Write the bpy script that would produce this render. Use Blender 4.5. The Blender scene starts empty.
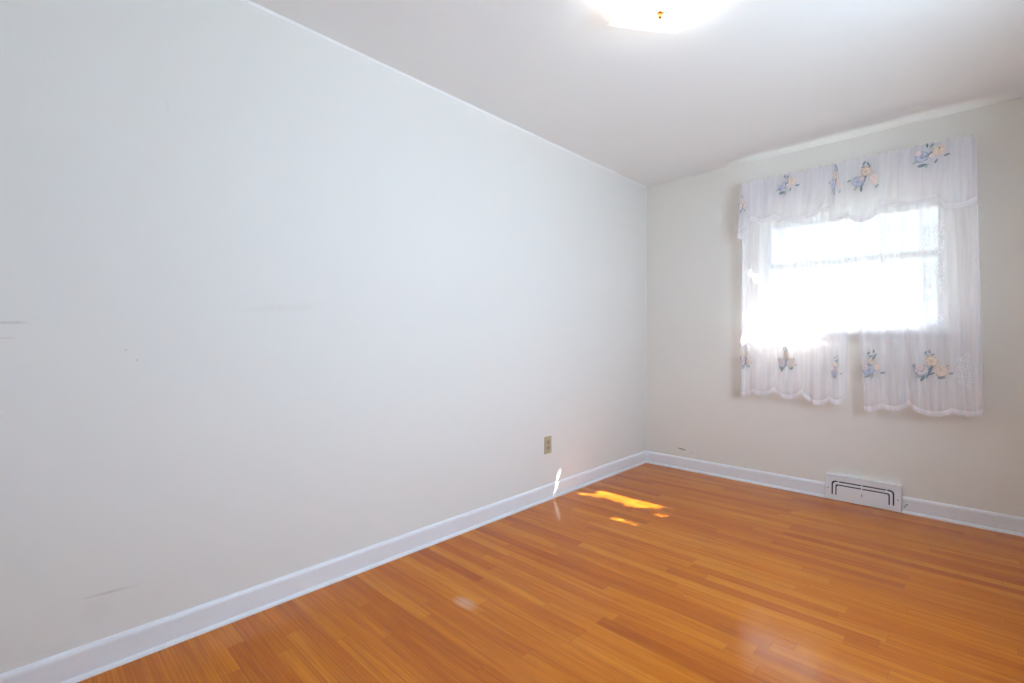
import bpy, bmesh, math, random
from mathutils import Vector, Matrix
random.seed(7)
S = bpy.context.scene
FILL_W = 56.0
COL = S.collection
PI = math.pi

# ------------------------------------------------------------------ camera
cam_d = bpy.data.cameras.new('camera')
cam_d.sensor_width = 36.0
cam_d.lens = 477.0 / 1024.0 * 36.0
cam_d.clip_start = 0.02
cam = bpy.data.objects.new('camera', cam_d); COL.objects.link(cam)
cam.location = (2.0743, -3.8843, 1.0997)
cam.rotation_euler = (math.radians(90 - 0.381), 0, math.radians(43.738))
S.camera = cam

# ------------------------------------------------------------------ world, sun, exposure
w = bpy.data.worlds.new('sky'); S.world = w; w.use_nodes = True
bg = w.node_tree.nodes['Background']
bg.inputs['Color'].default_value = (0.78, 0.90, 1.0, 1)
bg.inputs['Strength'].default_value = 1.75

SUN_D = Vector((-0.8, -1.0, -1.27))            # the way the sunlight travels
sun_d = bpy.data.lights.new('sun', 'SUN')
sun_d.energy = 50.0; sun_d.angle = math.radians(0.15); sun_d.color = (1.0, 0.97, 0.93)
sun = bpy.data.objects.new('sun', sun_d); COL.objects.link(sun)
sun.rotation_euler = SUN_D.to_track_quat('-Z', 'Y').to_euler()
sun.location = (8, 9, 14)

# area lamp added outside the unseen right window as bluish fill
dl = bpy.data.lights.new('fill_light', 'AREA'); dl.shape = 'RECTANGLE'; dl.size = 1.1; dl.size_y = 1.0
dl.energy = FILL_W; dl.color = (0.59, 0.765, 0.98)
dlo = bpy.data.objects.new('fill_light', dl); COL.objects.link(dlo)
dlo.location = (2.95, -2.2, 1.5); dlo.rotation_euler = Vector((-1, 0, -0.1)).to_track_quat('-Z', 'Y').to_euler()

S.view_settings.view_transform = 'Standard'
S.view_settings.look = 'None'
S.view_settings.gamma = 1.0
S.view_settings.use_curve_mapping = False
S.view_settings.exposure = 0.26
BULB_L = 90.0
S.cycles.use_denoising = True
S.cycles.max_bounces = 12
S.cycles.diffuse_bounces = 6
S.cycles.transparent_max_bounces = 24
S.cycles.transmission_bounces = 8
S.cycles.sample_clamp_indirect = 8.0

# ------------------------------------------------------------------ node helpers
def new_mat(name):
    m = bpy.data.materials.new(name); m.use_nodes = True
    nt = m.node_tree
    return m, nt, nt.nodes['Principled BSDF'], nt.nodes['Material Output']

def nd(nt, t, **kw):
    n = nt.nodes.new(t)
    for k, v in kw.items():
        if k.startswith('i_'):
            n.inputs[k[2:].replace('_', ' ')].default_value = v
        else:
            setattr(n, k, v)
    return n

def mth(nt, op, a, b=None, c=None):
    n = nt.nodes.new('ShaderNodeMath'); n.operation = op
    for i, v in enumerate((a, b, c)):
        if v is None: continue
        if isinstance(v, (int, float)): n.inputs[i].default_value = v
        else: nt.links.new(v, n.inputs[i])
    return n.outputs[0]

def mixc(nt, fac, a, b, mode='MIX'):
    n = nt.nodes.new('ShaderNodeMix'); n.data_type = 'RGBA'; n.blend_type = mode
    for s, v in ((n.inputs[0], fac), (n.inputs[6], a), (n.inputs[7], b)):
        if isinstance(v, (int, float)): s.default_value = v
        elif isinstance(v, tuple): s.default_value = v if len(v) == 4 else (*v, 1)
        else: nt.links.new(v, s)
    return n.outputs[2]

def simple(name, col, rough=0.5, metal=0.0, bump=0.0, bscale=60.0, spec=0.5, var=0.03):
    m, nt, b, out = new_mat(name)
    tc = nd(nt, 'ShaderNodeTexCoord')
    no = nd(nt, 'ShaderNodeTexNoise'); no.inputs['Scale'].default_value = bscale
    no.inputs['Detail'].default_value = 3
    nt.links.new(tc.outputs['Object'], no.inputs['Vector'])
    dark = tuple(c * (1 - var) for c in col); lite = tuple(min(1, c * (1 + var)) for c in col)
    nt.links.new(mixc(nt, no.outputs['Fac'], dark, lite), b.inputs['Base Color'])
    b.inputs['Roughness'].default_value = rough
    b.inputs['Metallic'].default_value = metal
    b.inputs['Specular IOR Level'].default_value = spec
    if bump:
        bp = nd(nt, 'ShaderNodeBump'); bp.inputs['Strength'].default_value = bump
        bp.inputs['Distance'].default_value = 0.002
        nt.links.new(no.outputs['Fac'], bp.inputs['Height'])
        nt.links.new(bp.outputs['Normal'], b.inputs['Normal'])
    return m

# wall paint with roller texture; scuffs = list of (axis a, axis b, centre a, centre b, half a, half b, slope, strength)
def wall_mat(name, col, axis, scuffs):
    m, nt, b, out = new_mat(name)
    tc = nd(nt, 'ShaderNodeTexCoord'); geo = nd(nt, 'ShaderNodeNewGeometry')
    sp = nd(nt, 'ShaderNodeSeparateXYZ'); nt.links.new(geo.outputs['Position'], sp.inputs[0])
    big = nd(nt, 'ShaderNodeTexNoise'); big.inputs['Scale'].default_value = 1.4; big.inputs['Detail'].default_value = 4
    fine = nd(nt, 'ShaderNodeTexNoise'); fine.inputs['Scale'].default_value = 260; fine.inputs['Detail'].default_value = 2
    nt.links.new(geo.outputs['Position'], big.inputs['Vector']); nt.links.new(geo.outputs['Position'], fine.inputs['Vector'])
    c = mixc(nt, big.outputs['Fac'], tuple(v * 0.985 for v in col), tuple(min(1, v * 1.01) for v in col))
    pa = sp.outputs['Y'] if axis == 'x' else sp.outputs['X']
    pz = sp.outputs['Z']
    nz = nd(nt, 'ShaderNodeTexNoise'); nz.inputs['Scale'].default_value = 45; nz.inputs['Detail'].default_value = 4
    nt.links.new(geo.outputs['Position'], nz.inputs['Vector'])
    for (ca, cz, ha, hz, slope, st, dc) in scuffs:
        da = mth(nt, 'SUBTRACT', pa, ca)
        dz = mth(nt, 'SUBTRACT', mth(nt, 'SUBTRACT', pz, cz), mth(nt, 'MULTIPLY', da, slope))
        e = mth(nt, 'ADD', mth(nt, 'POWER', mth(nt, 'ABSOLUTE', mth(nt, 'DIVIDE', da, ha)), 2.0),
                mth(nt, 'POWER', mth(nt, 'ABSOLUTE', mth(nt, 'DIVIDE', dz, hz)), 2.0))
        f = mth(nt, 'MULTIPLY', mth(nt, 'MAXIMUM', mth(nt, 'SUBTRACT', 1.0, e), 0.0),
                mth(nt, 'MULTIPLY', nz.outputs['Fac'], 2.0 * st))
        f = mth(nt, 'MINIMUM', f, 1.0)
        c = mixc(nt, f, c, dc)
    nt.links.new(c, b.inputs['Base Color'])
    b.inputs['Roughness'].default_value = 0.62
    b.inputs['Specular IOR Level'].default_value = 0.25
    bp = nd(nt, 'ShaderNodeBump'); bp.inputs['Strength'].default_value = 0.06; bp.inputs['Distance'].default_value = 0.001
    nt.links.new(fine.outputs['Fac'], bp.inputs['Height']); nt.links.new(bp.outputs['Normal'], b.inputs['Normal'])
    return m

def floor_mat():
    m, nt, b, out = new_mat('oak_strip_floor')
    geo = nd(nt, 'ShaderNodeNewGeometry')
    sp = nd(nt, 'ShaderNodeSeparateXYZ'); nt.links.new(geo.outputs['Position'], sp.inputs[0])
    W = 0.0572
    yr = mth(nt, 'DIVIDE', mth(nt, 'ADD', sp.outputs['Y'], 8.0), W)
    row = mth(nt, 'FLOOR', yr)
    fy = mth(nt, 'FRACT', yr)
    wn = nd(nt, 'ShaderNodeTexWhiteNoise'); wn.noise_dimensions = '1D'; nt.links.new(row, wn.inputs['W'])
    ln = mth(nt, 'ADD', mth(nt, 'MULTIPLY', wn.outputs['Value'], 0.65), 0.55)
    off = mth(nt, 'MULTIPLY', mth(nt, 'FRACT', mth(nt, 'MULTIPLY', wn.outputs['Value'], 37.7)), 9.0)
    xr = mth(nt, 'ADD', mth(nt, 'DIVIDE', mth(nt, 'ADD', sp.outputs['X'], 3.0), ln), off)
    brd = mth(nt, 'FLOOR', xr); fx = mth(nt, 'FRACT', xr)
    cv = nd(nt, 'ShaderNodeCombineXYZ'); nt.links.new(row, cv.inputs[0]); nt.links.new(brd, cv.inputs[1])
    wb = nd(nt, 'ShaderNodeTexWhiteNoise'); wb.noise_dimensions = '2D'; nt.links.new(cv.outputs[0], wb.inputs['Vector'])
    v = wb.outputs['Value']
    ramp = nd(nt, 'ShaderNodeValToRGB'); cr = ramp.color_ramp
    cr.elements[0].position = 0.0; cr.elements[0].color = FLOOR_COLS[0]
    cr.elements[1].position = 1.0; cr.elements[1].color = FLOOR_COLS[-1]
    for i, p in enumerate((0.18, 0.45, 0.75)):
        e = cr.elements.new(p); e.color = FLOOR_COLS[i + 1]
    nt.links.new(v, ramp.inputs[0])
    # grain stretched along the boards, shifted per board
    gv = nd(nt, 'ShaderNodeCombineXYZ')
    nt.links.new(mth(nt, 'ADD', mth(nt, 'MULTIPLY', sp.outputs['X'], 2.2), mth(nt, 'MULTIPLY', v, 61.0)), gv.inputs[0])
    nt.links.new(mth(nt, 'ADD', mth(nt, 'MULTIPLY', sp.outputs['Y'], 46.0), mth(nt, 'MULTIPLY', v, 17.0)), gv.inputs[1])
    g = nd(nt, 'ShaderNodeTexNoise'); g.inputs['Scale'].default_value = 1.0; g.inputs['Detail'].default_value = 6
    g.inputs['Roughness'].default_value = 0.62; g.inputs['Distortion'].default_value = 0.6
    nt.links.new(gv.outputs[0], g.inputs['Vector'])
    gr = nd(nt, 'ShaderNodeMapRange'); gr.inputs[1].default_value = 0.30; gr.inputs[2].default_value = 0.72
    nt.links.new(g.outputs['Fac'], gr.inputs[0])
    c = mixc(nt, mth(nt, 'MULTIPLY', mth(nt, 'SUBTRACT', 1.0, gr.outputs[0]), 0.8), ramp.outputs[0], (0.62, 0.46, 0.34), 'MULTIPLY')
    # cathedral figure on some boards
    wv = nd(nt, 'ShaderNodeTexWave'); wv.wave_type = 'BANDS'; wv.bands_direction = 'Y'
    wv.inputs['Scale'].default_value = 0.55; wv.inputs['Distortion'].default_value = 5.0
    wv.inputs['Detail'].default_value = 2; wv.inputs['Detail Scale'].default_value = 0.7
    nt.links.new(gv.outputs[0], wv.inputs['Vector'])
    c = mixc(nt, mth(nt, 'MULTIPLY', wv.outputs['Fac'], 0.30), c, (0.72, 0.55, 0.42), 'MULTIPLY')
    # joints
    def edge(fr, size, wid):
        d = mth(nt, 'MULTIPLY', mth(nt, 'MINIMUM', fr, mth(nt, 'SUBTRACT', 1.0, fr)), size)
        return mth(nt, 'MAXIMUM', mth(nt, 'SUBTRACT', 1.0, mth(nt, 'DIVIDE', d, wid)), 0.0)
    j = mth(nt, 'MAXIMUM', edge(fy, W, 0.0011), edge(fx, ln, 0.0013))
    c = mixc(nt, mth(nt, 'MULTIPLY', j, 0.6), c, (0.16, 0.06, 0.02))
    # the dull pale worn spot in the middle of the floor
    da = mth(nt, 'DIVIDE', mth(nt, 'SUBTRACT', sp.outputs['X'], 0.568), 0.075)
    db = mth(nt, 'DIVIDE', mth(nt, 'SUBTRACT', sp.outputs['Y'], -2.593), 0.04)
    ee = mth(nt, 'ADD', mth(nt, 'MULTIPLY', da, da), mth(nt, 'MULTIPLY', db, db))
    spot = mth(nt, 'MULTIPLY', mth(nt, 'MAXIMUM', mth(nt, 'SUBTRACT', 1.0, ee), 0.0), mth(nt, 'MULTIPLY', g.outputs['Fac'], 0.55))
    c = mixc(nt, spot, c, (0.75, 0.60, 0.48))
    nt.links.new(c, b.inputs['Base Color'])
    rg = mth(nt, 'ADD', mth(nt, 'MULTIPLY', g.outputs['Fac'], 0.06), 0.10)
    nt.links.new(rg, b.inputs['Roughness'])
    b.inputs['Specular IOR Level'].default_value = 0.27
    wob = nd(nt, 'ShaderNodeTexNoise'); wob.inputs['Scale'].default_value = 5.0; wob.inputs['Detail'].default_value = 1
    nt.links.new(geo.outputs['Position'], wob.inputs['Vector'])
    hgt = mth(nt, 'SUBTRACT', mth(nt, 'ADD', mth(nt, 'MULTIPLY', wob.outputs['Fac'], 0.6), mth(nt, 'MULTIPLY', v, 0.10)), mth(nt, 'MULTIPLY', j, 0.4))
    bp = nd(nt, 'ShaderNodeBump'); bp.inputs['Strength'].default_value = 0.25; bp.inputs['Distance'].default_value = 0.002
    nt.links.new(hgt, bp.inputs['Height']); nt.links.new(bp.outputs['Normal'], b.inputs['Normal'])
    return m

FLOOR_COLS = [(0.54, 0.142, 0.007, 1), (0.64, 0.185, 0.008, 1), (0.69, 0.212, 0.009, 1), (0.73, 0.236, 0.011, 1), (0.78, 0.275, 0.018, 1)]

def sheer_mat(name, opacity, col=(0.96, 0.945, 0.985), motif=0.0, band=0.0, trans=0.30):
    """woven sheer: threads that scatter and pass light, with open gaps between them"""
    m, nt, b, out = new_mat(name); nt.nodes.remove(b)
    geo = nd(nt, 'ShaderNodeNewGeometry')
    sp = nd(nt, 'ShaderNodeSeparateXYZ'); nt.links.new(geo.outputs['Position'], sp.inputs[0])
    # vertical thread streaks
    sv = nd(nt, 'ShaderNodeCombineXYZ')
    nt.links.new(mth(nt, 'MULTIPLY', sp.outputs['X'], 60.0), sv.inputs[0])
    nt.links.new(mth(nt, 'MULTIPLY', sp.outputs['Z'], 1.5), sv.inputs[1])
    st = nd(nt, 'ShaderNodeTexNoise'); st.inputs['Scale'].default_value = 1.0; st.inputs['Detail'].default_value = 2
    nt.links.new(sv.outputs[0], st.inputs['Vector'])
    op = mth(nt, 'ADD', opacity, mth(nt, 'MULTIPLY', mth(nt, 'SUBTRACT', st.outputs['Fac'], 0.5), 0.22))
    if band:
        # the cloth is gathered: some strips hang single, others in two or three layers
        bv = nd(nt, 'ShaderNodeCombineXYZ')
        nt.links.new(mth(nt, 'MULTIPLY', sp.outputs['X'], 17.0), bv.inputs[0])
        nt.links.new(mth(nt, 'MULTIPLY', sp.outputs['Z'], 0.35), bv.inputs[1])
        bn = nd(nt, 'ShaderNodeTexNoise'); bn.inputs['Scale'].default_value = 1.0; bn.inputs['Detail'].default_value = 1
        nt.links.new(bv.outputs[0], bn.inputs['Vector'])
        op = mth(nt, 'ADD', op, mth(nt, 'MULTIPLY', mth(nt, 'SUBTRACT', bn.outputs['Fac'], 0.5), band))
    if motif:
        # woven leafy figure in upright bands
        vo = nd(nt, 'ShaderNodeTexVoronoi'); vo.feature = 'DISTANCE_TO_EDGE'; vo.inputs['Scale'].default_value = 52
        nz = nd(nt, 'ShaderNodeTexNoise'); nz.inputs['Scale'].default_value = 16; nz.inputs['Detail'].default_value = 2
        nt.links.new(geo.outputs['Position'], nz.inputs['Vector'])
        ad = nd(nt, 'ShaderNodeVectorMath'); ad.operation = 'MULTIPLY_ADD'
        ad.inputs[1].default_value = (0.05, 0.05, 0.05)
        nt.links.new(nz.outputs['Color'], ad.inputs[0]); nt.links.new(geo.outputs['Position'], ad.inputs[2])
        nt.links.new(ad.outputs[0], vo.inputs['Vector'])
        lines = mth(nt, 'LESS_THAN', vo.outputs['Distance'], 0.10)
        band = mth(nt, 'GREATER_THAN', mth(nt, 'SINE', mth(nt, 'ADD', mth(nt, 'MULTIPLY', sp.outputs['X'], 2 * PI / 0.21), 0.6)), 0.15)
        zb = mth(nt, 'MULTIPLY', mth(nt, 'GREATER_THAN', sp.outputs['Z'], 1.20), mth(nt, 'LESS_THAN', sp.outputs['Z'], 1.86))
        zb = mth(nt, 'MULTIPLY', zb, mth(nt, 'MULTIPLY', mth(nt, 'GREATER_THAN', sp.outputs['X'], 0.95), mth(nt, 'LESS_THAN', sp.outputs['X'], 1.97)))
        patch = nd(nt, 'ShaderNodeTexNoise'); patch.inputs['Scale'].default_value = 7
        nt.links.new(geo.outputs['Position'], patch.inputs['Vector'])
        pf = mth(nt, 'GREATER_THAN', patch.outputs['Fac'], 0.5)
        k = mth(nt, 'MULTIPLY', mth(nt, 'MULTIPLY', mth(nt, 'MULTIPLY', lines, band), zb), pf)
        op = mth(nt, 'ADD', op, mth(nt, 'MULTIPLY', k, motif))
    # cloth seen edge-on along a fold puts more thread in the way
    lw = nd(nt, 'ShaderNodeLayerWeight'); lw.inputs['Blend'].default_value = 0.5
    op = mth(nt, 'ADD', op, mth(nt, 'MULTIPLY', mth(nt, 'POWER', lw.outputs['Facing'], 2.0), 0.30))
    op = mth(nt, 'MINIMUM', mth(nt, 'MAXIMUM', op, 0.0), 1.0)
    df = nd(nt, 'ShaderNodeBsdfDiffuse'); df.inputs['Color'].default_value = (*col, 1)
    tl = nd(nt, 'ShaderNodeBsdfTranslucent'); tl.inputs['Color'].default_value = (*col, 1)
    mx = nd(nt, 'ShaderNodeMixShader'); mx.inputs[0].default_value = trans
    nt.links.new(df.outputs[0], mx.inputs[1]); nt.links.new(tl.outputs[0], mx.inputs[2])
    tr = nd(nt, 'ShaderNodeBsdfTransparent'); tr.inputs['Color'].default_value = (0.98, 0.98, 1.0, 1)
    m2 = nd(nt, 'ShaderNodeMixShader'); nt.links.new(op, m2.inputs[0])
    nt.links.new(tr.outputs[0], m2.inputs[1]); nt.links.new(mx.outputs[0], m2.inputs[2])
    nt.links.new(m2.outputs[0], out.inputs['Surface'])
    return m

def glass_mat(name):
    m, nt, b, out = new_mat(name); nt.nodes.remove(b)
    tr = nd(nt, 'ShaderNodeBsdfTransparent'); tr.inputs['Color'].default_value = (0.97, 0.985, 0.98, 1)
    gl = nd(nt, 'ShaderNodeBsdfGlossy'); gl.inputs['Roughness'].default_value = 0.02
    mx = nd(nt, 'ShaderNodeMixShader'); mx.inputs[0].default_value = 0.05
    nt.links.new(tr.outputs[0], mx.inputs[1]); nt.links.new(gl.outputs[0], mx.inputs[2])
    nt.links.new(mx.outputs[0], out.inputs['Surface'])
    return m

def frosted_mat(name):
    m, nt, b, out = new_mat(name); nt.nodes.remove(b)
    tc = nd(nt, 'ShaderNodeTexCoord')
    no = nd(nt, 'ShaderNodeTexNoise'); no.inputs['Scale'].default_value = 9
    nt.links.new(tc.outputs['Object'], no.inputs['Vector'])
    c = mixc(nt, no.outputs['Fac'], (0.93, 0.93, 0.91), (0.97, 0.97, 0.95))
    df = nd(nt, 'ShaderNodeBsdfDiffuse'); nt.links.new(c, df.inputs['Color'])
    tl = nd(nt, 'ShaderNodeBsdfTranslucent'); nt.links.new(c, tl.inputs['Color'])
    m1 = nd(nt, 'ShaderNodeMixShader'); m1.inputs[0].default_value = 0.6
    nt.links.new(df.outputs[0], m1.inputs[1]); nt.links.new(tl.outputs[0], m1.inputs[2])
    tr = nd(nt, 'ShaderNodeBsdfTransparent')
    m2 = nd(nt, 'ShaderNodeMixShader'); m2.inputs[0].default_value = 0.90
    nt.links.new(tr.outputs[0], m2.inputs[1]); nt.links.new(m1.outputs[0], m2.inputs[2])
    gl = nd(nt, 'ShaderNodeBsdfGlossy'); gl.inputs['Roughness'].default_value = 0.1
    m3 = nd(nt, 'ShaderNodeMixShader'); m3.inputs[0].default_value = 0.04
    nt.links.new(m2.outputs[0], m3.inputs[1]); nt.links.new(gl.outputs[0], m3.inputs[2])
    nt.links.new(m3.outputs[0], out.inputs['Surface'])
    return m

def emit_mat(name, col, st):
    m, nt, b, out = new_mat(name)
    b.inputs['Base Color'].default_value = (0.9, 0.9, 0.88, 1)
    b.inputs['Emission Color'].default_value = (*col, 1)
    b.inputs['Emission Strength'].default_value = st
    return m

DIRT = (0.42, 0.37, 0.33)
WALLC = (0.82, 0.79, 0.735)
M = {}
M['wall_far'] = wall_mat('cream_wall_paint', WALLC, 'y', [(0.337, 0.168, 0.045, 0.006, -0.12, 1.2, (0.25, 0.19, 0.15)), (0.43, 0.150, 0.012, 0.006, 0, 0.4, DIRT)])
M['wall_left'] = wall_mat('wall_paint_bluish_light', (0.80, 0.785, 0.755), 'x', [  # same paint as the far wall; cooler tint stands in for bluish light
    (-3.895, 1.147, 0.05, 0.006, 0.02, 0.35, DIRT), (-3.905, 1.10, 0.03, 0.004, 0, 0.25, DIRT),
    (-3.10, 1.228, 0.20, 0.02, 0.09, 0.10, (0.55, 0.50, 0.44)),
    (-3.665, 0.250, 0.09, 0.006, -0.05, 0.30, DIRT), (-3.70, 0.20, 0.05, 0.05, 0, 0.08, DIRT),
    (-3.62, 1.06, 0.005, 0.004, 0, 0.4, DIRT), (-3.59, 1.025, 0.005, 0.004, 0, 0.4, DIRT),
    (-3.50, 1.93, 0.010, 0.03, 0, 0.06, DIRT)])
M['wall_plain'] = wall_mat('plain_wall_paint', WALLC, 'y', [])
M['ceiling'] = wall_mat('ceiling_paint', (0.88, 0.89, 0.89), 'y', [])
M['floor'] = floor_mat()
M['trim'] = simple('trim_gloss_paint', (0.82, 0.83, 0.87), 0.3, bump=0.03)
M['bead'] = simple('caulk_bead', (0.90, 0.90, 0.91), 0.45)
M['sash'] = simple('window_sash_paint', (0.82, 0.84, 0.88), 0.35)
M['sill'] = simple('window_sill_paint', (0.88, 0.88, 0.89), 0.3)
M['glass'] = glass_mat('window_glass')
M['sheer'] = sheer_mat('sheer_curtain_cloth', 0.61, motif=0.26, band=0.5)
M['valance'] = sheer_mat('sheer_valance_cloth', 0.64, band=0.28, trans=0.60)
M['hem'] = sheer_mat('lace_hem_cloth', 0.9, col=(0.94, 0.92, 0.95))
M['lace'] = sheer_mat('lace_medallion_thread', 0.75, col=(0.95, 0.95, 0.97))
M['rod'] = simple('rod_white_enamel', (0.85, 0.85, 0.86), 0.3)
M['reg'] = simple('register_white_enamel', (0.84, 0.84, 0.87), 0.35, bump=0.03)
M['slot'] = simple('register_slot_shade', (0.035, 0.028, 0.028), 0.7)
M['screw'] = simple('screw_steel', (0.28, 0.27, 0.27), 0.35, metal=0.8)
M['plate'] = simple('outlet_almond_plastic', (0.50, 0.42, 0.29), 0.4)
M['recept'] = simple('outlet_tan_plastic', (0.40, 0.33, 0.22), 0.45)
M['dark'] = simple('outlet_dark_slot', (0.05, 0.04, 0.03), 0.7)
M['brass'] = simple('polished_brass', (0.83, 0.55, 0.16), 0.22, metal=1.0)
M['pan'] = simple('fixture_pan_enamel', (0.88, 0.88, 0.87), 0.35)
M['frost'] = frosted_mat('frosted_glass')
M['bulb'] = emit_mat('lit_bulb', (1.0, 0.96, 0.90), BULB_L)
M['door'] = simple('door_paint', (0.82, 0.82, 0.82), 0.35)
M['stub'] = simple('dark_wire', (0.06, 0.05, 0.05), 0.5)
M['bark'] = simple('tree_bark', (0.16, 0.11, 0.08), 0.9, bump=0.6, bscale=30, var=0.3)
M['leaf'] = simple('tree_leaf', (0.09, 0.20, 0.05), 0.5, var=0.3, bscale=3)
M['ground'] = simple('outdoor_ground', (0.085, 0.095, 0.06), 0.9, var=0.25, bscale=2)
M['shading_roof'] = simple('shading_roof_soffit', (0.75, 0.74, 0.72), 0.8)
for k, c in dict(t_pink=(0.74, 0.52, 0.53), t_pale=(0.84, 0.71, 0.70), t_blue=(0.36, 0.41, 0.53), t_peri=(0.57, 0.60, 0.71),
                 t_gold=(0.62, 0.48, 0.36), t_cream=(0.78, 0.68, 0.58), t_peach=(0.78, 0.58, 0.48), t_leaf=(0.22, 0.28, 0.31),
                 t_sage=(0.40, 0.45, 0.44)).items():
    M[k] = simple('thread_' + k[2:], c, 0.75, var=0.28, bscale=110)

# ------------------------------------------------------------------ mesh helpers
def link(o, parent=None):
    COL.objects.link(o)
    if parent: o.parent = parent
    return o

def obj(name, bm, mats, parent=None, loc=None, smooth=False, bevel=0.0, segs=2):
    """bm is in world space; the object's origin goes to loc (or, for a part, to its thing's base)"""
    def base(p):
        v = Vector((0, 0, 0))
        while p: v = v + p.location; p = p.parent
        return v
    o_loc = Vector(loc) if loc is not None else (Vector((0, 0, 0)) if not parent else base(parent))
    bmesh.ops.translate(bm, verts=bm.verts, vec=-o_loc)
    bmesh.ops.recalc_face_normals(bm, faces=bm.faces)
    me = bpy.data.meshes.new(name); bm.to_mesh(me); bm.free()
    for m in (mats if isinstance(mats, (list, tuple)) else [mats]): me.materials.append(m)
    if smooth:
        for p in me.polygons: p.use_smooth = True
    o = bpy.data.objects.new(name, me); link(o, parent)
    o.location = o_loc - base(parent) if parent else o_loc
    if bevel:
        md = o.modifiers.new('bevel', 'BEVEL'); md.width = bevel; md.segments = segs; md.limit_method = 'ANGLE'
        md.angle_limit = math.radians(40)
    return o

def tag(o, label=None, cat=None, group=None, kind=None):
    if label: o['label'] = label
    if cat: o['category'] = cat
    if group: o['group'] = group
    if kind: o['kind'] = kind
    return o

def empty(name, loc, label, cat):
    o = bpy.data.objects.new(name, None); o.location = loc; o.empty_display_size = 0.05
    link(o); return tag(o, label, cat)

def box(bm, x0, x1, y0, y1, z0, z1, mi=0):
    v = [bm.verts.new(p) for p in ((x0, y0, z0), (x1, y0, z0), (x1, y1, z0), (x0, y1, z0),
                                   (x0, y0, z1), (x1, y0, z1), (x1, y1, z1), (x0, y1, z1))]
    for f in ((0, 3, 2, 1), (4, 5, 6, 7), (0, 1, 5, 4), (1, 2, 6, 5), (2, 3, 7, 6), (3, 0, 4, 7)):
        bm.faces.new([v[i] for i in f]).material_index = mi
    return v

def boxes(*bs):
    bm = bmesh.new()
    for b in bs: box(bm, *b)
    return bm

def tube(bm, pts, rad, n=10, cap=True):
    pts = [Vector(p) for p in pts]; rings = []
    up = Vector((0, 0, 1))
    for i, p in enumerate(pts):
        d = (pts[min(i + 1, len(pts) - 1)] - pts[max(i - 1, 0)]).normalized()
        a = d.cross(up)
        if a.length < 1e-3: a = d.cross(Vector((1, 0, 0)))
        a.normalize(); b = d.cross(a).normalized()
        r = rad[i] if isinstance(rad, (list, tuple)) else rad
        rings.append([bm.verts.new(p + a * math.cos(2 * PI * k / n) * r + b * math.sin(2 * PI * k / n) * r) for k in range(n)])
    for r0, r1 in zip(rings, rings[1:]):
        for k in range(n): bm.faces.new((r0[k], r0[(k + 1) % n], r1[(k + 1) % n], r1[k]))
    if cap: bm.faces.new(rings[0][::-1]); bm.faces.new(rings[-1])

def lathe(bm, c, prof, n=32):
    """prof: list of (radius, z offset) about a vertical axis through c"""
    rings = []
    for r, z in prof:
        if r < 1e-6: rings.append([bm.verts.new((c[0], c[1], c[2] + z))])
        else: rings.append([bm.verts.new((c[0] + r * math.cos(2 * PI * k / n), c[1] + r * math.sin(2 * PI * k / n), c[2] + z)) for k in range(n)])
    for a, b in zip(rings, rings[1:]):
        for k in range(n):
            if len(a) == 1 and len(b) == 1: continue
            if len(a) == 1: bm.faces.new((a[0], b[k], b[(k + 1) % n]))
            elif len(b) == 1: bm.faces.new((a[k], a[(k + 1) % n], b[0]))
            else: bm.faces.new((a[k], a[(k + 1) % n], b[(k + 1) % n], b[k]))

def extrude_profile(bm, prof, path):
    """prof: closed list of (out, up); path: list of (point, outward unit vector) in plan"""
    rings = [[bm.verts.new((p[0] + n[0] * a, p[1] + n[1] * a, p[2] + b)) for a, b in prof] for p, n in path]
    k = len(prof)
    for r0, r1 in zip(rings, rings[1:]):
        for i in range(k): bm.faces.new((r0[i], r0[(i + 1) % k], r1[(i + 1) % k], r1[i]))
    bm.faces.new(rings[0][::-1]); bm.faces.new(rings[-1])

# ------------------------------------------------------------------ the room
RX, RY, H = 2.66, -4.30, 2.44
WX0, WX1, WZ0, WZ1 = 0.935, 1.980, 1.125, 1.975       # window in the far wall
VY0, VY1, VZ0, VZ1 = -2.80, -1.60, 0.95, 2.05         # added window in the right wall, out of view
DX0, DX1, DZ1 = 0.35, 1.15, 2.03                      # door in the back wall

def struct(name, bm, mat, parent=None, **kw):
    o = obj(name, bm, mat, parent, **kw)
    if not parent: o['kind'] = 'structure'
    return o

struct('floor', boxes((-0.16, RX + 0.16, RY - 0.16, 0.16, -0.12, 0.0)), M['floor'])
struct('ceiling', boxes((-0.16, RX + 0.16, RY - 0.16, 0.16, H, H + 0.10)), M['ceiling'])
struct('wall_left', boxes((-0.16, 0, RY - 0.16, 0.16, 0, H)), M['wall_left'])
struct('wall_far', boxes((0, WX0, 0, 0.16, 0, H), (WX1, RX, 0, 0.16, 0, H), (WX0, WX1, 0, 0.16, 0, WZ0), (WX0, WX1, 0, 0.16, WZ1, H)), M['wall_far'])
struct('wall_right', boxes((RX, RX + .16, RY - .16, VY0, 0, H), (RX, RX + .16, VY1, 0.16, 0, H), (RX, RX + .16, VY0, VY1, 0, VZ0), (RX, RX + .16, VY0, VY1, VZ1, H)), M['wall_plain'])
struct('wall_back', boxes((0, DX0, RY - .16, RY, 0, H), (DX1, RX, RY - .16, RY, 0, H), (DX0, DX1, RY - .16, RY, DZ1, H)), M['wall_plain'])
struct('shading_roof', boxes((-0.9, RX + 1.15, RY - 0.6, 0.20, H + 0.10, H + 0.22)), M['shading_roof'])  # unseen; wide right overhang added to keep sun off the right window
struct('ground', boxes((-14, 16, -9, 22, -0.6, -0.45)), M['ground'])

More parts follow.
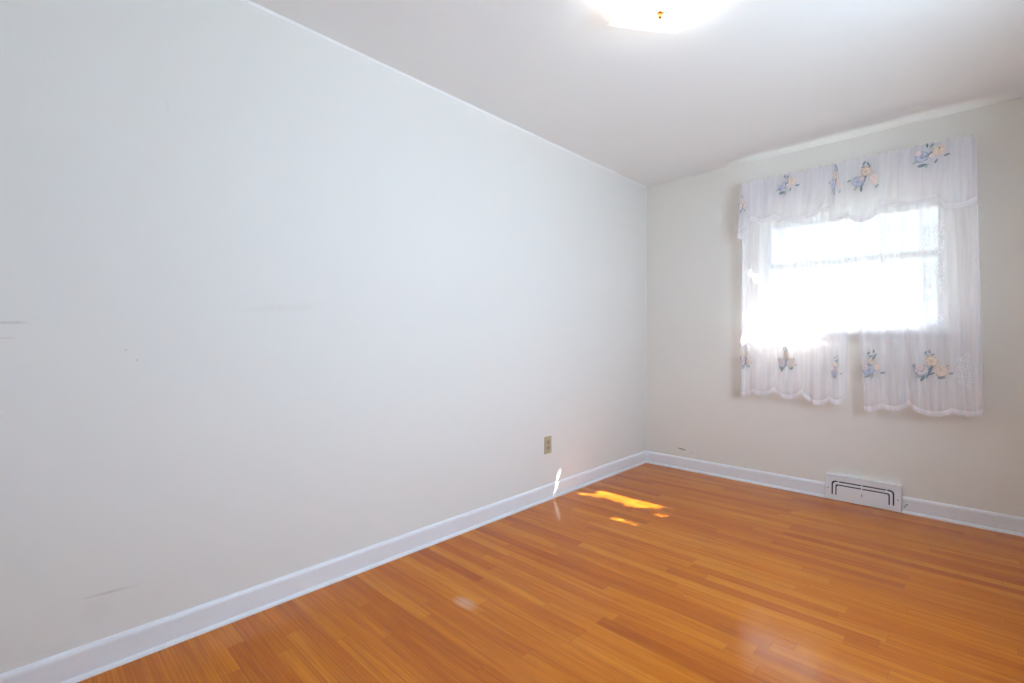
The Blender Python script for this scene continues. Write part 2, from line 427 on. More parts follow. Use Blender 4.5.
# baseboards with an eased top and a shoe moulding at the floor
BASE = [(0, 0.0), (0.012, 0.0), (0.012, 0.085), (0.0105, 0.092), (0.006, 0.099), (0.0, 0.102)]
SHOE = [(0.012, 0.0), (0.022, 0.0), (0.0215, 0.005), (0.0195, 0.010), (0.016, 0.0135), (0.012, 0.0155)]
REG_X0, REG_X1 = 1.367, 1.775
def base_run(name, p0, p1, n):
    bm = bmesh.new()
    extrude_profile(bm, BASE, [(p0, n), (p1, n)])
    extrude_profile(bm, SHOE, [(p0, n), (p1, n)])
    return struct(name, bm, M['trim'], smooth=False)
base_run('baseboard_left', (0, RY, 0), (0, 0, 0), (1, 0))
bm = bmesh.new()
for a, b in ((0.0121, REG_X0 - 0.001), (REG_X1 + 0.001, RX - 0.012)):
    extrude_profile(bm, BASE, [((a, 0, 0), (0, -1)), ((b, 0, 0), (0, -1))])
    extrude_profile(bm, SHOE, [((a, 0, 0), (0, -1)), ((b, 0, 0), (0, -1))])
struct('baseboard_far', bm, M['trim'])
base_run('baseboard_right', (RX, RY, 0), (RX, 0, 0), (-1, 0))
bm = bmesh.new()
for a, b in ((0.0, DX0 - 0.07), (DX1 + 0.07, RX)):
    extrude_profile(bm, BASE, [((a, RY, 0), (0, 1)), ((b, RY, 0), (0, 1))])
struct('baseboard_back', bm, M['trim'])
# caulk beads where the left wall meets ceiling and far wall
bm = bmesh.new(); extrude_profile(bm, [(0, 0), (0.007, 0), (0.004, -0.005), (0, -0.010)], [((0, RY, H), (1, 0)), ((0, 0, H), (1, 0))])
struct('trim_1', bm, M['bead'])
bm = bmesh.new(); tube(bm, [(0.001, -0.001, 0.103), (0.001, -0.001, H)], 0.0045, 8)
struct('trim_2', bm, M['bead'], smooth=True)

# ------------------------------------------------------------------ far window: frame, two sashes, stool
win = struct('window_1', boxes((WX0, WX0 + .018, .07, .15, WZ0 + .02, WZ1), (WX1 - .018, WX1, .07, .15, WZ0 + .02, WZ1),
             (WX0 + .018, WX1 - .018, .07, .15, WZ1 - .018, WZ1), (WX0 + .018, WX1 - .018, .07, .15, WZ0 + .02, WZ0 + .034)), M['sash'], loc=(1.46, 0.08, WZ0))
ix0, ix1 = WX0 + .018, WX1 - .018
ZM = 1.632
def sash(name, y0, y1, z0, z1, rb, rt, st=0.030):
    s = obj(name, boxes((ix0, ix0 + st, y0, y1, z0, z1), (ix1 - st, ix1, y0, y1, z0, z1),
                        (ix0 + st, ix1 - st, y0, y1, z0, z0 + rb), (ix0 + st, ix1 - st, y0, y1, z1 - rt, z1)), M['sash'], win, bevel=0.002)
    ym = (y0 + y1) / 2
    obj('pane', boxes((ix0 + st - .004, ix1 - st + .004, ym - .002, ym + .002, z0 + rb - .004, z1 - rt + .004)), M['glass'], s)
    return s
low = sash('lower_sash', .078, .106, WZ0 + .034, ZM + .024, 0.032, 0.044)
sash('upper_sash', .112, .140, ZM - .022, WZ1 - .018, 0.044, 0.032)
bm = bmesh.new(); tube(bm, [(1.44, .072, ZM + .012), (1.48, .072, ZM + .012)], 0.007, 8)
obj('sash_lock', bm, M['sash'], low, smooth=True)
# the stool board at the bottom of the opening, with a small nose into the room and an apron under it
bm = bmesh.new()
box(bm, WX0, WX1, 0.0, 0.155, WZ0, WZ0 + .020)
box(bm, WX0 - .045, WX1 + .045, -0.050, 0.0, WZ0, WZ0 + .020)
obj('sill', bm, M['sill'], win, bevel=0.003)
obj('apron', boxes((WX0 - .03, WX1 + .03, -0.010, 0.0, WZ0 - .020, WZ0)), M['sill'], win)

# unseen window added in the right wall to let in the bluish fill
w2 = struct('added_window', boxes((RX + .03, RX + .15, VY0, VY0 + .03, VZ0, VZ1), (RX + .03, RX + .15, VY1 - .03, VY1, VZ0, VZ1),
            (RX + .03, RX + .15, VY0 + .03, VY1 - .03, VZ1 - .03, VZ1), (RX + .03, RX + .15, VY0 + .03, VY1 - .03, VZ0, VZ0 + .03)), M['sash'], loc=(RX + .1, (VY0 + VY1) / 2, VZ0))
s2 = obj('sash', boxes((RX + .06, RX + .09, VY0 + .03, VY1 - .03, 1.48, 1.525)), M['sash'], w2)
obj('pane', boxes((RX + .073, RX + .077, VY0 + .03, VY1 - .03, VZ0 + .03, 1.48)), M['glass'], s2)
obj('pane', boxes((RX + .073, RX + .077, VY0 + .03, VY1 - .03, 1.525, VZ1 - .03)), M['glass'], s2)
obj('sill', boxes((RX - .03, RX + .03, VY0, VY1, VZ0 - .02, VZ0)), M['sill'], w2)

# door_1 in the back wall
d1 = struct('door_1', boxes((DX0 + .012, DX1 - .012, RY - .06, RY - .02, 0.008, DZ1 - .012)), M['door'], loc=(.75, RY - .04, 0))
bm = bmesh.new()
for (x0, x1, z0, z1) in ((.45, .72, .2, .95), (.79, 1.05, .2, .95), (.45, .72, 1.1, 1.9), (.79, 1.05, 1.1, 1.9)):
    box(bm, x0, x1, RY - .0199, RY - .014, z0, z1)
obj('raised_panel', bm, M['door'], d1, bevel=0.004)
bm = bmesh.new(); tube(bm, [(1.07, RY - .0199, 1.0), (1.07, RY + .03, 1.0), (1.07, RY + .035, 1.0), (1.07, RY + .055, 1.0), (1.07, RY + .062, 1.0)], [.012, .012, .024, .026, .012], 16)
obj('door_knob', bm, M['brass'], d1, smooth=True)
bm = boxes((DX0 - .065, DX0, RY, RY + .015, 0, DZ1 + .065), (DX1, DX1 + .065, RY, RY + .015, 0, DZ1 + .065), (DX0, DX1, RY, RY + .015, DZ1, DZ1 + .065))
struct('trim_3', bm, M['trim'])

# ------------------------------------------------------------------ curtains
def sm(a, b, x):
    t = max(0.0, min(1.0, (x - a) / (b - a))); return t * t * (3 - 2 * t)

class Sheet:
    """a gathered hanging cloth; x,z -> position on its folded face"""
    def __init__(s, y0, ztop, zref, xl, xr, folds, amp, bottoms, gather=40, lobe=0.035, seed=1, returns=(True, True), flat=0.25):
        s.y0, s.ztop, s.zref, s.xl, s.xr, s.folds, s.amp = y0, ztop, zref, xl, xr, folds, amp
        s.bottoms, s.gather, s.lobe, s.ret, s.flat = bottoms, gather, lobe, returns, flat
        r = random.Random(seed)
        s.ph = [r.uniform(0, 6.28) for _ in range(8)]
    def left(s, z): return s.xl[0] + (s.xl[1] - s.xl[0]) * s.q(z)
    def right(s, z): return s.xr[0] + (s.xr[1] - s.xr[0]) * s.q(z)
    def q(s, z): return (s.ztop - z) / (s.ztop - s.zref)
    def t_of(s, x, z): return (x - s.left(z)) / (s.right(z) - s.left(z))
    def zb(s, t):
        b = s.bottoms
        for (t0, z0, l0), (t1, z1, _) in zip(b, b[1:]):
            if t0 <= t <= t1:
                f = (t - t0) / max(1e-6, t1 - t0)
                return z0 + (z1 - z0) * f - l0 * (math.sin(PI * f) ** 0.7)
        return b[-1][1]
    def fold(s, t, z):
        v = max(0.0, s.q(z))
        a = s.amp * (s.flat + (1 - s.flat) * sm(0.0, 0.55, v))
        w_ = s.left(z) * 0 + t
        f = 0.0
        for i, (n, k) in enumerate(s.folds):
            u = 2 * PI * n * (w_ + 0.012 * math.sin(3.1 * v + s.ph[i])) + s.ph[i]
            f += k * (math.sin(u) + 0.28 * math.sin(2 * u + 0.7))
        edge = sm(0, 0.03, t) * sm(0, 0.03, 1 - t)
        g = 0.0022 * math.exp(-v * 7) * (math.sin(2 * PI * s.gather * t + s.ph[6]) + 0.6 * math.sin(2 * PI * s.gather * 1.73 * t + s.ph[7]))
        return (a * f + g) * edge
    def y(s, x, z):
        return s.y0 - s.fold(max(0, min(1, s.t_of(x, z))), z)
    def cols(s, n):
        out = []
        yw = -0.006
        if s.ret[0]: out += [(0.0, k) for k in range(7)]
        out += [(i / n, None) for i in range(n + 1)]
        if s.ret[1]: out += [(1.0, k) for k in range(6, -1, -1)]
        return out
    def point(s, c, z, off=0.0):
        t, k = c
        x = s.left(z) + (s.right(z) - s.left(z)) * t
        if k is None:
            return (x, s.y0 - s.fold(t, z) - off, z)
        f = k / 7.0
        y = -0.006 + (s.y0 + 0.006) * f
        side = -1 if t < 0.5 else 1
        return (x + side * (0.004 * math.sin(f * 9 + z * 3) + off), y, z)
    def build(s, name, mat, parent, n=150, m=64, z_from=None, off=0.0):
        bm = bmesh.new(); cs = s.cols(n); grid = []
        for c in cs:
            zb = s.zb(c[0]); zt = s.ztop if z_from is None else zb + z_from
            if z_from is None and c[1] is None: zt += 0.0045 * math.sin(2 * PI * s.gather * 0.55 * c[0]) + 0.003 * math.sin(2 * PI * s.gather * 0.31 * c[0] + 1)
            col = []
            for j in range(m + 1):
                z = zt + (zb - zt) * j / m
                col.append(bm.verts.new(s.point(c, z, off)))
            grid.append(col)
        for a, b in zip(grid, grid[1:]):
            for j in range(m): bm.faces.new((a[j], b[j], b[j + 1], a[j + 1]))
        return obj(name, bm, mat, parent, smooth=True)

def tt(xs, x0, x1): return (xs - x0) / (x1 - x0)
def bott(pts, x0, x1):
    return [(tt(x, x0, x1), z, l) for x, z, l in pts]

# left panel, right panel, valance : bottom edge given as notch (x, z) and the depth of the scallop that follows it
LP = Sheet(-0.117, 2.238, 0.662, (0.852, 0.844), (1.502, 1.504), [(7, 0.55), (4.3, 0.5), (12.5, 0.3)], 0.0125,
           bott([(0.838, 0.672, 0.012), (0.93, 0.702, 0.030), (1.064, 0.724, 0.052), (1.241, 0.723, 0.058), (1.403, 0.690, 0.040), (1.502, 0.715, 0)], 0.838, 1.502), seed=3, returns=(True, False))
RP = Sheet(-0.120, 2.238, 0.662, (1.507, 1.592), (2.096, 2.136), [(6.5, 0.55), (4.6, 0.5), (11.3, 0.3)], 0.0125,
           bott([(1.592, 0.640, 0.016), (1.687, 0.667, 0.030), (1.813, 0.695, 0.045), (2.007, 0.668, 0.018), (2.136, 0.672, 0)], 1.592, 2.136), seed=8, returns=(False, True))
VA = Sheet(-0.156, 2.246, 1.845, (0.854, 0.826), (2.086, 2.103), [(10.5, 0.5), (6.2, 0.55), (17, 0.25)], 0.0090,
           bott([(0.815, 1.846, 0.004), (0.888, 1.885, 0.0), (0.905, 1.965, 0.03), (1.060, 1.955, 0.050), (1.345, 1.945, 0.0), (1.400, 1.968, 0.0), (1.404, 1.872, 0.006),
                 (1.460, 1.878, 0.004), (1.500, 1.885, 0.040), (1.650, 1.872, 0.0), (1.676, 1.925, 0.020), (1.930, 1.915, 0.0), (1.972, 1.850, 0.012), (2.104, 1.862, 0)], 0.815, 2.104),
           seed=5, gather=64, flat=0.5)

def curtain(name, sheet, mat, loc, label, cat):
    e = empty(name, loc, label, cat)
    sheet.build('cloth', mat, e)
    h = sheet.build('lace_hem', M['hem'], e, n=150, m=6, z_from=0.032, off=0.0016)
    h['label'] = 'denser white lace hem'
    return e
cl = curtain('curtain', LP, M['sheer'], (1.17, -0.092, 0.70), 'left sheer white curtain panel with embroidered roses, nearer the room corner', 'curtain')
cr_ = curtain('curtain', RP, M['sheer'], (1.82, -0.096, 0.70), 'right sheer white curtain panel, above the floor register, flaring at its foot', 'curtain')
cv = curtain('valance', VA, M['valance'], (1.46, -0.128, 1.87), 'gathered sheer valance with embroidered roses across the window top', 'valance')

TH = ['t_pink', 't_pale', 't_blue', 't_peri', 't_gold', 't_cream', 't_peach', 't_leaf', 't_sage']
TI = {k: i for i, k in enumerate(TH)}
def flower(parent, sheet, cx, cz, parts, sx=1.0, sc=1.0, layer=0.0022):
    """embroidery stitched on the cloth: parts = (kind, dx, dz, radius, angle)"""
    bm = bmesh.new(); lay = [0]
    def patch(px, pz, rx, rz, ang, mi):
        lay[0] += 1
        o = layer + lay[0] * 0.00006
        n = 14; ca, sa = math.cos(ang), math.sin(ang)
        def P(u, v):
            x = cx + (px + u * ca - v * sa) * sc * sx; z = cz + (pz + u * sa + v * ca) * sc
            return bm.verts.new((x, sheet.y(x, z) - o, z))
        c0 = P(0, 0)
        r1 = [P(rx * .55 * math.cos(2 * PI * k / n), rz * .55 * math.sin(2 * PI * k / n)) for k in range(n)]
        r2 = [P(rx * math.cos(2 * PI * k / n), rz * math.sin(2 * PI * k / n)) for k in range(n)]
        for k in range(n):
            bm.faces.new((c0, r1[k], r1[(k + 1) % n])).material_index = mi
            bm.faces.new((r1[k], r2[k], r2[(k + 1) % n], r1[(k + 1) % n])).material_index = mi
    for kind, dx, dz, r, a in parts:
        if kind == 'leaf': patch(dx, dz, r, r * .42, a, TI['t_leaf'])
        elif kind == 'sage': patch(dx, dz, r, r * .42, a, TI['t_sage'])
        elif kind == 'stem': patch(dx, dz, r, r * .10, a, TI['t_leaf'])
        else:
            c1, c2 = {'blue': ('t_blue', 't_peri'), 'pink': ('t_pink', 't_pale'), 'gold': ('t_gold', 't_cream'), 'peach': ('t_peach', 't_cream'), 'mix': ('t_blue', 't_pale')}[kind]
            for k in range(5):
                an = a + k * 2 * PI / 5
                patch(dx + r * .55 * math.cos(an), dz + r * .55 * math.sin(an), r * .50, r * .42, an + PI / 2, TI[c1])
            for k in range(5):
                an = a + .35 + k * 2 * PI / 5
                patch(dx + r * .50 * math.cos(an), dz + r * .50 * math.sin(an), r * .40, r * .30, an + PI / 2, TI[c2])
            patch(dx, dz, r * .30, r * .24, a, TI[c1]); patch(dx + r * .05, dz + r * .04, r * .16, r * .12, a, TI[c2])
    return obj('embroidered_flower', bm, [M[k] for k in TH], parent, smooth=True)

TRIO = [('stem', -.005, -.01, .07, 1.2), ('stem', .03, -.02, .06, .6), ('leaf', -.032, .085, .012, 1.2), ('leaf', -.012, .092, .012, 1.9), ('leaf', .003, .075, .012, .4), ('sage', -.020, .066, .012, 2.6),
        ('leaf', -.088, .005, .013, 1.5), ('leaf', .090, -.035, .013, .2), ('leaf', -.045, -.072, .020, 1.1), ('sage', -.060, -.060, .018, .4), ('leaf', .045, -.062, .020, .2), ('sage', .030, -.052, .014, 2.4),
        ('mix', -.050, -.022, .040, .3), ('pink', -.058, -.004, .024, 1.0), ('peach', .042, -.018, .038, .9), ('gold', -.002, .036, .034, .1), ('pink', .014, -.02, .014, .2)]
SPRIG = [('stem', -.02, .02, .07, 1.1), ('leaf', -.030, .082, .013, .9), ('leaf', -.004, .094, .012, 1.4), ('leaf', -.018, .062, .012, .3), ('gold', -.016, .030, .020, .4), ('leaf', .042, -.040, .014, .2),
         ('blue', -.030, -.022, .036, .2), ('pink', -.048, -.010, .022, .7), ('sage', -.012, -.064, .018, 1.3), ('leaf', -.034, -.066, .015, .5), ('peach', .012, -.008, .018, .2)]
SPRAY = [('stem', 0, 0, .07, .5), ('blue', -.034, -.006, .034, .6), ('pink', -.050, .018, .018, .1), ('peach', .042, .012, .030, 1.0), ('leaf', -.010, .052, .013, 1.7), ('leaf', .012, .046, .012, .8), ('leaf', .078, -.022, .015, .2),
         ('leaf', -.032, -.055, .022, .1), ('sage', -.010, -.062, .014, 1.1), ('leaf', .03, -.045, .013, 1.0), ('pink', .012, -.012, .015, .4), ('sage', -.066, -.030, .014, .9)]
TALL = [('stem', 0, 0, .08, 1.2), ('leaf', -.006, .088, .014, 1.0), ('leaf', .016, .078, .013, 2.0), ('leaf', -.012, .066, .010, .2), ('gold', .004, .034, .032, .3), ('blue', -.038, -.022, .036, .9), ('pink', .046, -.012, .024, .2),
        ('peach', .052, -.040, .016, .2), ('leaf', -.086, -.010, .014, .2), ('sage', -.050, -.064, .018, 1.0), ('leaf', -.022, -.072, .018, 1.6), ('leaf', .062, -.070, .014, .8), ('pink', -.018, -.01, .016, .1)]
flower(cv, VA, 0.866, 2.088, TRIO, 0.42, 0.72)
flower(cv, VA, 1.154, 2.174, SPRAY, 0.85, 1.0)
flower(cv, VA, 1.441, 2.134, TALL, 0.34, 1.08)
flower(cv, VA, 1.598, 2.120, TALL, 0.95, 1.0)
flower(cv, VA, 1.903, 2.181, SPRAY, 0.95, 1.05)
flower(cl, LP, 0.878, 0.952, TRIO, 0.42, 0.95)
flower(cl, LP, 1.150, 0.947, TRIO, 0.62, 0.95)
flower(cl, LP, 1.448, 0.900, SPRIG, 0.55, 0.85)
flower(cr_, RP, 1.645, 0.924, SPRIG, 1.0, 1.0)
flower(cr_, RP, 1.919, 0.930, TRIO, 0.95, 0.98)
# white lace medallion woven on the outer edge of the right panel
bm = bmesh.new()
for k in range(26):
    a = k * 2.399; r = 0.0125 * math.sqrt(k)
    px, pz = 2.070 + r * .75 * math.cos(a), 0.918 + r * 1.6 * math.sin(a)
    n = 10; R = 0.011
    def P(u, v):
        x = px + u; z = pz + v
        return bm.verts.new((x, RP.y(x, z) - 0.0022 - k * .00004, z))
    ri = [P(R * .55 * math.cos(2 * PI * j / n), R * .65 * math.sin(2 * PI * j / n)) for j in range(n)]
    ro = [P(R * math.cos(2 * PI * j / n), R * 1.15 * math.sin(2 * PI * j / n)) for j in range(n)]
    for j in range(n): bm.faces.new((ri[j], ro[j], ro[(j + 1) % n], ri[(j + 1) % n]))
o = obj('lace_medallion', bm, M['lace'], cr_, smooth=True); o['label'] = 'white lace medallion'

# the two flat rods the cloth hangs on, each with returns to the wall and brackets
def rod(y, z, x0, x1, label, hh=0.007):
    e = empty('curtain_rod', ((x0 + x1) / 2, y, z), label, 'curtain rod')
    bm = bmesh.new()
    box(bm, x0, x1, y - .002, y + .002, z - hh, z + hh)
    box(bm, x0, x0 + .004, y + .002, -0.012, z - hh, z + hh); box(bm, x1 - .004, x1, y + .002, -0.012, z - hh, z + hh)
    obj('rod', bm, M['rod'], e)
    for x in (x0, x1 - .012):
        obj('bracket', boxes((x, x + .012, -.012, 0, z - hh - .01, z + hh + .008)), M['rod'], e, bevel=0.001)
    return e
rod(-0.104, 2.222, 0.878, 2.060, 'white inner curtain rod holding the two sheer panels')
rod(-0.139, 2.233, 0.862, 2.076, 'white outer curtain rod holding the valance')

# ------------------------------------------------------------------ ceiling light: square bent glass on a pan
LX, LY = 1.207, -2.148
ANG = math.radians(53.0)
lamp = empty('ceiling_light', (LX, LY, H), 'square white glass ceiling light with brass finial, switched on', 'ceiling light')
bm = bmesh.new()
lathe(bm, (LX, LY, H), [(0, -.0), (.105, 0), (.105, -.012), (.095, -.022), (.03, -.026), (0, -.026)], 40)
obj('ceiling_pan', bm, M['pan'], lamp, smooth=True, bevel=0.001)
ca, sa = math.cos(ANG), math.sin(ANG)
for s_ in (-1, 1):
    bx, by = LX + s_ * .062 * ca, LY + s_ * .062 * sa
    bm = bmesh.new()
    tube(bm, [(LX + s_ * .02 * ca, LY + s_ * .02 * sa, H - .040), (LX + s_ * .045 * ca, LY + s_ * .045 * sa, H - .040)], .014, 16)
    soc = obj('socket', bm, M['pan'], lamp, smooth=True)
    bm = bmesh.new()
    pr = [(.045, .012), (.055, .018), (.07, .027), (.085, .029), (.098, .025), (.106, .012), (.108, .003)]
    tube(bm, [(LX + s_ * d * ca, LY + s_ * d * sa, H - .040) for d, r in pr], [r for d, r in pr], 20)
    obj('bulb', bm, M['bulb'], soc, smooth=True)
bm = bmesh.new(); HF = 0.162; N = 24; g = []
def shade_pt(u, v, dz):
    m_ = max(abs(u), abs(v)); r2 = (u * u + v * v)
    z = H - .080 + .034 * (0.35 * r2 + 0.65 * m_ ** 3) - 0.010 * (u * u * v * v)
    k = HF * (1 - .02 * (u * u * v * v))
    return (LX + k * (u * ca - v * sa), LY + k * (u * sa + v * ca), z + dz)
for dz in (0, .004):
    g.append([[bm.verts.new(shade_pt(-1 + 2 * i / N, -1 + 2 * j / N, dz)) for j in range(N + 1)] for i in range(N + 1)])
for L_ in g:
    for i in range(N):
        for j in range(N): bm.faces.new((L_[i][j], L_[i + 1][j], L_[i + 1][j + 1], L_[i][j + 1]))
for i in range(N):
    for (a, b) in (((i, 0), (i + 1, 0)), ((i, N), (i + 1, N)), ((0, i), (0, i + 1)), ((N, i), (N, i + 1))):
        bm.faces.new((g[0][a[0]][a[1]], g[0][b[0]][b[1]], g[1][b[0]][b[1]], g[1][a[0]][a[1]]))
obj('glass_shade', bm, M['frost'], lamp, smooth=True)
bm = bmesh.new(); tube(bm, [(LX, LY, H - .0265), (LX, LY, H - .076)], .003, 10)
obj('stem', bm, M['brass'], lamp, smooth=True)
bm = bmesh.new()
lathe(bm, (LX, LY, H - .0805), [(0, 0), (.0125, 0), (.0135, -.002), (.012, -.004), (.006, -.006), (.005, -.008), (.0085, -.012), (.009, -.016), (.006, -.021), (0, -.023)], 24)
obj('finial', bm, M['brass'], lamp, smooth=True)['label'] = 'small brass finial'
# ------------------------------------------------------------------ baseboard register
reg = empty('baseboard_register', ((REG_X0 + REG_X1) / 2, 0, 0), 'white metal heating register at the floor under the window', 'register')
RZ = 0.172; RW = REG_X1 - REG_X0
def rp(u, w_, h):
    """u along the register, w up its face, h out of the face; the face leans back a little"""
    return (REG_X0 + u, -0.026 - 0.006 * (1 - w_ / RZ) - h, w_)
def inv_u(u0, u1, z0, z1, r, n=6):
    """outline of an upright shape with two rounded top corners"""
    pts = [(u0, z0)]
    pts += [(u0 + r - r * math.cos(PI / 2 * k / n), z1 - r + r * math.sin(PI / 2 * k / n)) for k in range(n + 1)]
    pts += [(u1 - r + r * math.sin(PI / 2 * k / n), z1 - r + r * math.cos(PI / 2 * k / n)) for k in range(n + 1)]
    pts += [(u1, z0)]
    return pts
def slab(bm, pts, h0, h1):
    a = [bm.verts.new(rp(u, z, h0)) for u, z in pts]; b = [bm.verts.new(rp(u, z, h1)) for u, z in pts]
    bm.faces.new(a); bm.faces.new(b[::-1])
    for i in range(len(pts)): bm.faces.new((a[i], a[(i + 1) % len(pts)], b[(i + 1) % len(pts)], b[i]))
def band(bm, o, i, h0, h1):
    """open inverted-U band between two outlines of equal length"""
    vo0 = [bm.verts.new(rp(u, z, h0)) for u, z in o]; vo1 = [bm.verts.new(rp(u, z, h1)) for u, z in o]
    vi0 = [bm.verts.new(rp(u, z, h0)) for u, z in i]; vi1 = [bm.verts.new(rp(u, z, h1)) for u, z in i]
    n = len(o)
    for k in range(n - 1):
        bm.faces.new((vo1[k], vo1[k + 1], vi1[k + 1], vi1[k])); bm.faces.new((vo0[k], vi0[k], vi0[k + 1], vo0[k + 1]))
        bm.faces.new((vo0[k], vo0[k + 1], vo1[k + 1], vo1[k])); bm.faces.new((vi0[k], vi1[k], vi1[k + 1], vi0[k + 1]))
    for k in (0, n - 1): bm.faces.new((vo0[k], vo1[k], vi1[k], vi0[k]))
# body behind the face
bm = bmesh.new()
pts = inv_u(0, RW, 0.003, RZ, .012)
a = [bm.verts.new((REG_X0 + u, -0.0005, z)) for u, z in pts]; b = [bm.verts.new(rp(u, z, -0.008)) for u, z in pts]
bm.faces.new(a); bm.faces.new(b[::-1])
for i in range(len(pts)): bm.faces.new((a[i], a[(i + 1) % len(pts)], b[(i + 1) % len(pts)], b[i]))
obj('body', bm, M['reg'], reg)
bm = bmesh.new(); slab(bm, inv_u(.02, RW - .02, .004, RZ - .03, .016), -0.0078, -0.006)  # near-black plate paints the shade inside the slots
obj('slot_shade_plate', bm, M['slot'], reg)['label'] = 'dark plate painting the shade behind the slots'
O0 = inv_u(0, RW, 0.003, RZ, .012); O1 = inv_u(.036, RW - .036, 0.003, RZ - .040, .022)
I0 = inv_u(.0440, RW - .0440, 0.003, RZ - .0490, .019); I1 = inv_u(.058, RW - .058, 0.003, RZ - .063, .012)
D0 = inv_u(.0655, RW - .0655, 0.003, RZ - .071, .010)
bm = bmesh.new(); band(bm, O0, O1, -0.008, 0.0)
obj('frame', bm, M['reg'], reg, bevel=0.0018)
bm = bmesh.new(); band(bm, O0, inv_u(.009, RW - .009, 0.003, RZ - .010, .010), -0.001, 0.0045)
obj('rolled_edge', bm, M['reg'], reg, bevel=0.0022, segs=3)
bm = bmesh.new(); band(bm, I0, I1, -0.008, -0.003)
obj('grille_bar', bm, M['reg'], reg, bevel=0.0012)
bm = bmesh.new(); slab(bm, D0, -0.008, -0.001)
obj('damper_panel', bm, M['reg'], reg, bevel=0.0012)
for u, w0, w1 in ((.075, .049, .039), (RW / 2, .049, .039), (RW - .075, .049, .039), (RW / 2, .071, .062)):   # bridges across the slots
    bm = bmesh.new(); slab(bm, [(u - .003, RZ - w0), (u + .003, RZ - w0), (u + .003, RZ - w1), (u - .003, RZ - w1)], -0.008, -0.0015)
    obj('slot_bridge', bm, M['reg'], reg)
for u0, u1 in ((.035, .0655), (RW - .0655, RW - .035)):                                                         # closed lower ends
    bm = bmesh.new(); slab(bm, [(u0, .003), (u1, .003), (u1, .036), (u0, .036)], -0.008, -0.0012)
    obj('slot_end', bm, M['reg'], reg)
bm = bmesh.new(); slab(bm, [(.03, RZ - .029), (RW - .03, RZ - .029), (RW - .03, RZ - .022), (.03, RZ - .022)], -0.001, 0.0028)
obj('raised_rib', bm, M['reg'], reg, bevel=0.0014)
bm = bmesh.new(); slab(bm, [(RW / 2 - .0022, .055), (RW / 2 + .0022, .055), (RW / 2 + .0022, .074), (RW / 2 - .0022, .074)], -0.0012, 0.005)
obj('damper_lever', bm, M['screw'], reg)['label'] = 'dark damper lever'
for u in (.017, RW - .017):
    bm = bmesh.new(); c = rp(u, .078, 0)
    tube(bm, [(c[0], c[1] + .001, c[2]), (c[0], c[1] - .0018, c[2])], .0042, 12)
    obj('screw', bm, M['screw'], reg, smooth=False)
# short dark wire stub by the register's right end
bm = bmesh.new()
tube(bm, [(1.797, -.0118, .058), (1.797, -.030, .058), (1.806, -.036, .062)], .0022, 8)
tube(bm, [(1.792, -.0118, .046), (1.793, -.028, .045), (1.789, -.034, .043)], .0022, 8)
tag(obj('wire_stub', bm, M['stub'], loc=(1.795, -.012, .05), smooth=True), 'short dark wire stub sticking out of baseboard right of register', 'wire')

# ------------------------------------------------------------------ outlet on the left wall
OY, OZ = -1.365, 0.372
out_e = empty('wall_outlet', (0, OY, OZ), 'tan duplex outlet plate low on the long left wall', 'outlet')
obj('cover_plate', boxes((0, .006, OY - .037, OY + .037, OZ - .059, OZ + .059)), M['plate'], out_e, bevel=0.003)
for s_ in (-1, 1):
    cz = OZ + s_ * .0195
    bm = bmesh.new(); n = 20; pv = []
    for k in range(n):
        a = 2 * PI * k / n
        yy = max(-.0165, min(.0165, .0185 * math.cos(a))); zz = max(-.014, min(.014, .0165 * math.sin(a)))
        pv.append((yy, zz))
    A = [bm.verts.new((.0055, OY + y, cz + z)) for y, z in pv]; B = [bm.verts.new((.0082, OY + y, cz + z)) for y, z in pv]
    bm.faces.new(A); bm.faces.new(B[::-1])
    for k in range(n): bm.faces.new((A[k], A[(k + 1) % n], B[(k + 1) % n], B[k]))
    r = obj('receptacle', bm, M['recept'], out_e)
    bm = bmesh.new()
    for y in (-.0065, .0065): box(bm, .0081, .0086, OY + y - .0012, OY + y + .0012, cz - .001, cz + .008)
    tube(bm, [(.0081, OY, cz - .008), (.0086, OY, cz - .008)], .0024, 10)
    obj('slot', bm, M['dark'], r)
bm = bmesh.new(); tube(bm, [(.0055, OY, OZ), (.0072, OY, OZ)], .0035, 12)
obj('screw', bm, M['screw'], out_e)

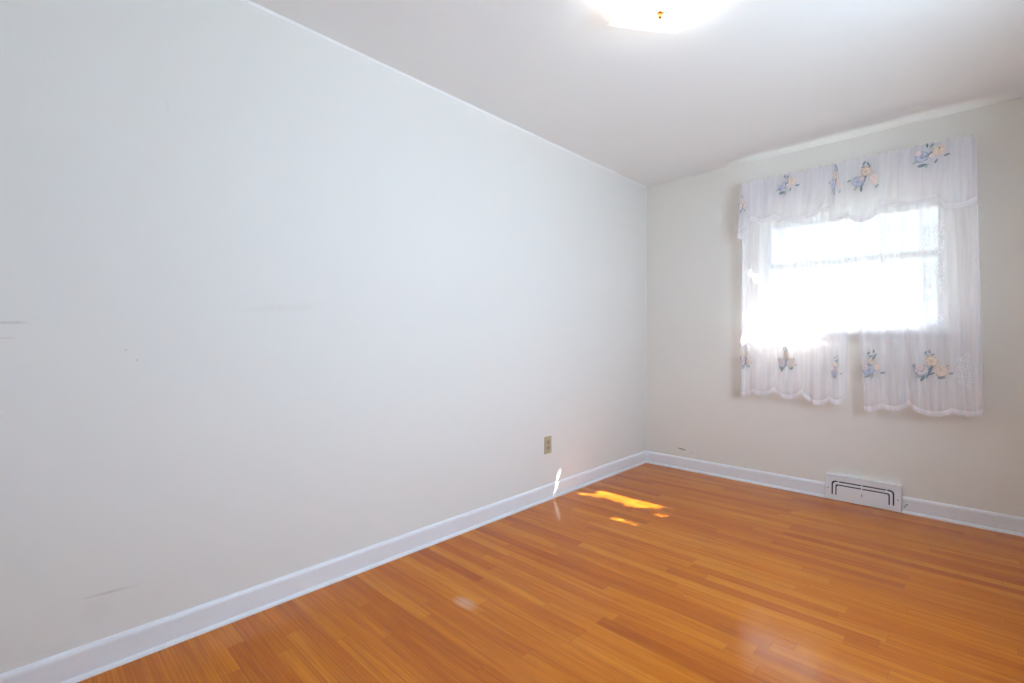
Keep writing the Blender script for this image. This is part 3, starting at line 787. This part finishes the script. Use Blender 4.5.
# ------------------------------------------------------------------ the tree outside that dapples the sun
import numpy as np
d = np.array(SUN_D, float)
lit_floor = [((.097, -1.123), (.20, -1.06), .022), ((.20, -1.06), (.33, -1.0), .035), ((.317, -1.058), (.538, -1.01), .030), ((.44, -1.10), (.62, -1.00), .022), ((.645, -1.185), (.70, -1.125), .030), ((.507, -1.353), (.689, -1.352), .011)]
def seg(px, py, a, b):
    ax, ay = a; bx, by = b
    l2 = (bx - ax) ** 2 + (by - ay) ** 2
    t = np.clip(((px - ax) * (bx - ax) + (py - ay) * (by - ay)) / l2, 0, 1)
    return np.hypot(px - ax - t * (bx - ax), py - ay - t * (by - ay))
def open_beam(P):
    """true where a sunbeam through P is one of the gaps in the crown"""
    t = P[:, 2] / -d[2]; fx = P[:, 0] + d[0] * t; fy = P[:, 1] + d[1] * t
    r = np.zeros(len(P), bool)
    for a, b, rad in lit_floor: r |= seg(fx, fy, a, b) < rad
    tx = P[:, 0] / -d[0]; wy = P[:, 1] + d[1] * tx; wz = P[:, 2] + d[2] * tx
    r &= (np.sin(fx * 46 + fy * 120) + .8 * np.sin(fx * 83 - fy * 61 + 1.3)) > -.75                 # a few leaves in the gaps
    r |= (seg(wy, wz, (-1.336, .0), (-1.225, .17)) < .0055) | (seg(wy, wz, (-1.345, -.02), (-1.285, .08)) < .009)
    ts = (P[:, 2] - 1.145) / -d[2]; sx = P[:, 0] + d[0] * ts; sy = P[:, 1] + d[1] * ts
    dap = np.sin(sx * 31 + 1.0) + np.sin(sx * 57 + sy * 40) * .6
    r |= (sx > .90) & ((sx < 1.45) | ((sx < 1.95) & (dap > -.3) & (sy > -.035))) & (sy > -.045) & (sy < .09)   # beams that land on the window sill
    r |= (sx > .84) & (sx < 1.30) & (sy > -.095 + .040 * dap) & (sy <= -.045)                  # and on the foot of the left curtain
    return r
tree = empty('tree', (4.95, 3.6, -0.45), 'leafy tree outside the window that dapples the sunlight', 'tree')
CC = np.array([3.95, 3.1, 5.52])
bm = bmesh.new()
tube(bm, [(4.95, 3.6, -.45), (4.9, 3.58, 1.2), (4.8, 3.5, 2.8), (4.6, 3.4, 3.8), (4.35, 3.3, 4.5)], [.17, .14, .12, .09, .05], 12)
obj('trunk', bm, M['bark'], tree, smooth=True)
rng = np.random.default_rng(4)
K = 54000
q = rng.normal(size=(K, 3)); q /= np.linalg.norm(q, axis=1)[:, None]
q *= (rng.random(K) ** (1 / 3))[:, None]
P0 = CC + q * np.array([1.35, 1.35, 1.1])
u = rng.normal(size=(K, 3)); u /= np.linalg.norm(u, axis=1)[:, None]
v = np.cross(u, rng.normal(size=(K, 3))); v /= np.linalg.norm(v, axis=1)[:, None]
Lh, Wh = .032, .015
c4 = [P0 + u * Lh, P0 + v * Wh - u * .004, P0 - u * Lh, P0 - v * Wh - u * .004]
bad = open_beam(P0)
for c in c4: bad |= open_beam(c)
keep = ~bad
V = np.stack(c4, 1)[keep].reshape(-1, 3)
base = np.array(tree.location)
me = bpy.data.meshes.new('foliage')
me.from_pydata((V - base).tolist(), [], [(4 * i, 4 * i + 1, 4 * i + 2, 4 * i + 3) for i in range(len(V) // 4)])
me.materials.append(M['leaf'])
fo = bpy.data.objects.new('foliage', me); link(fo, tree)
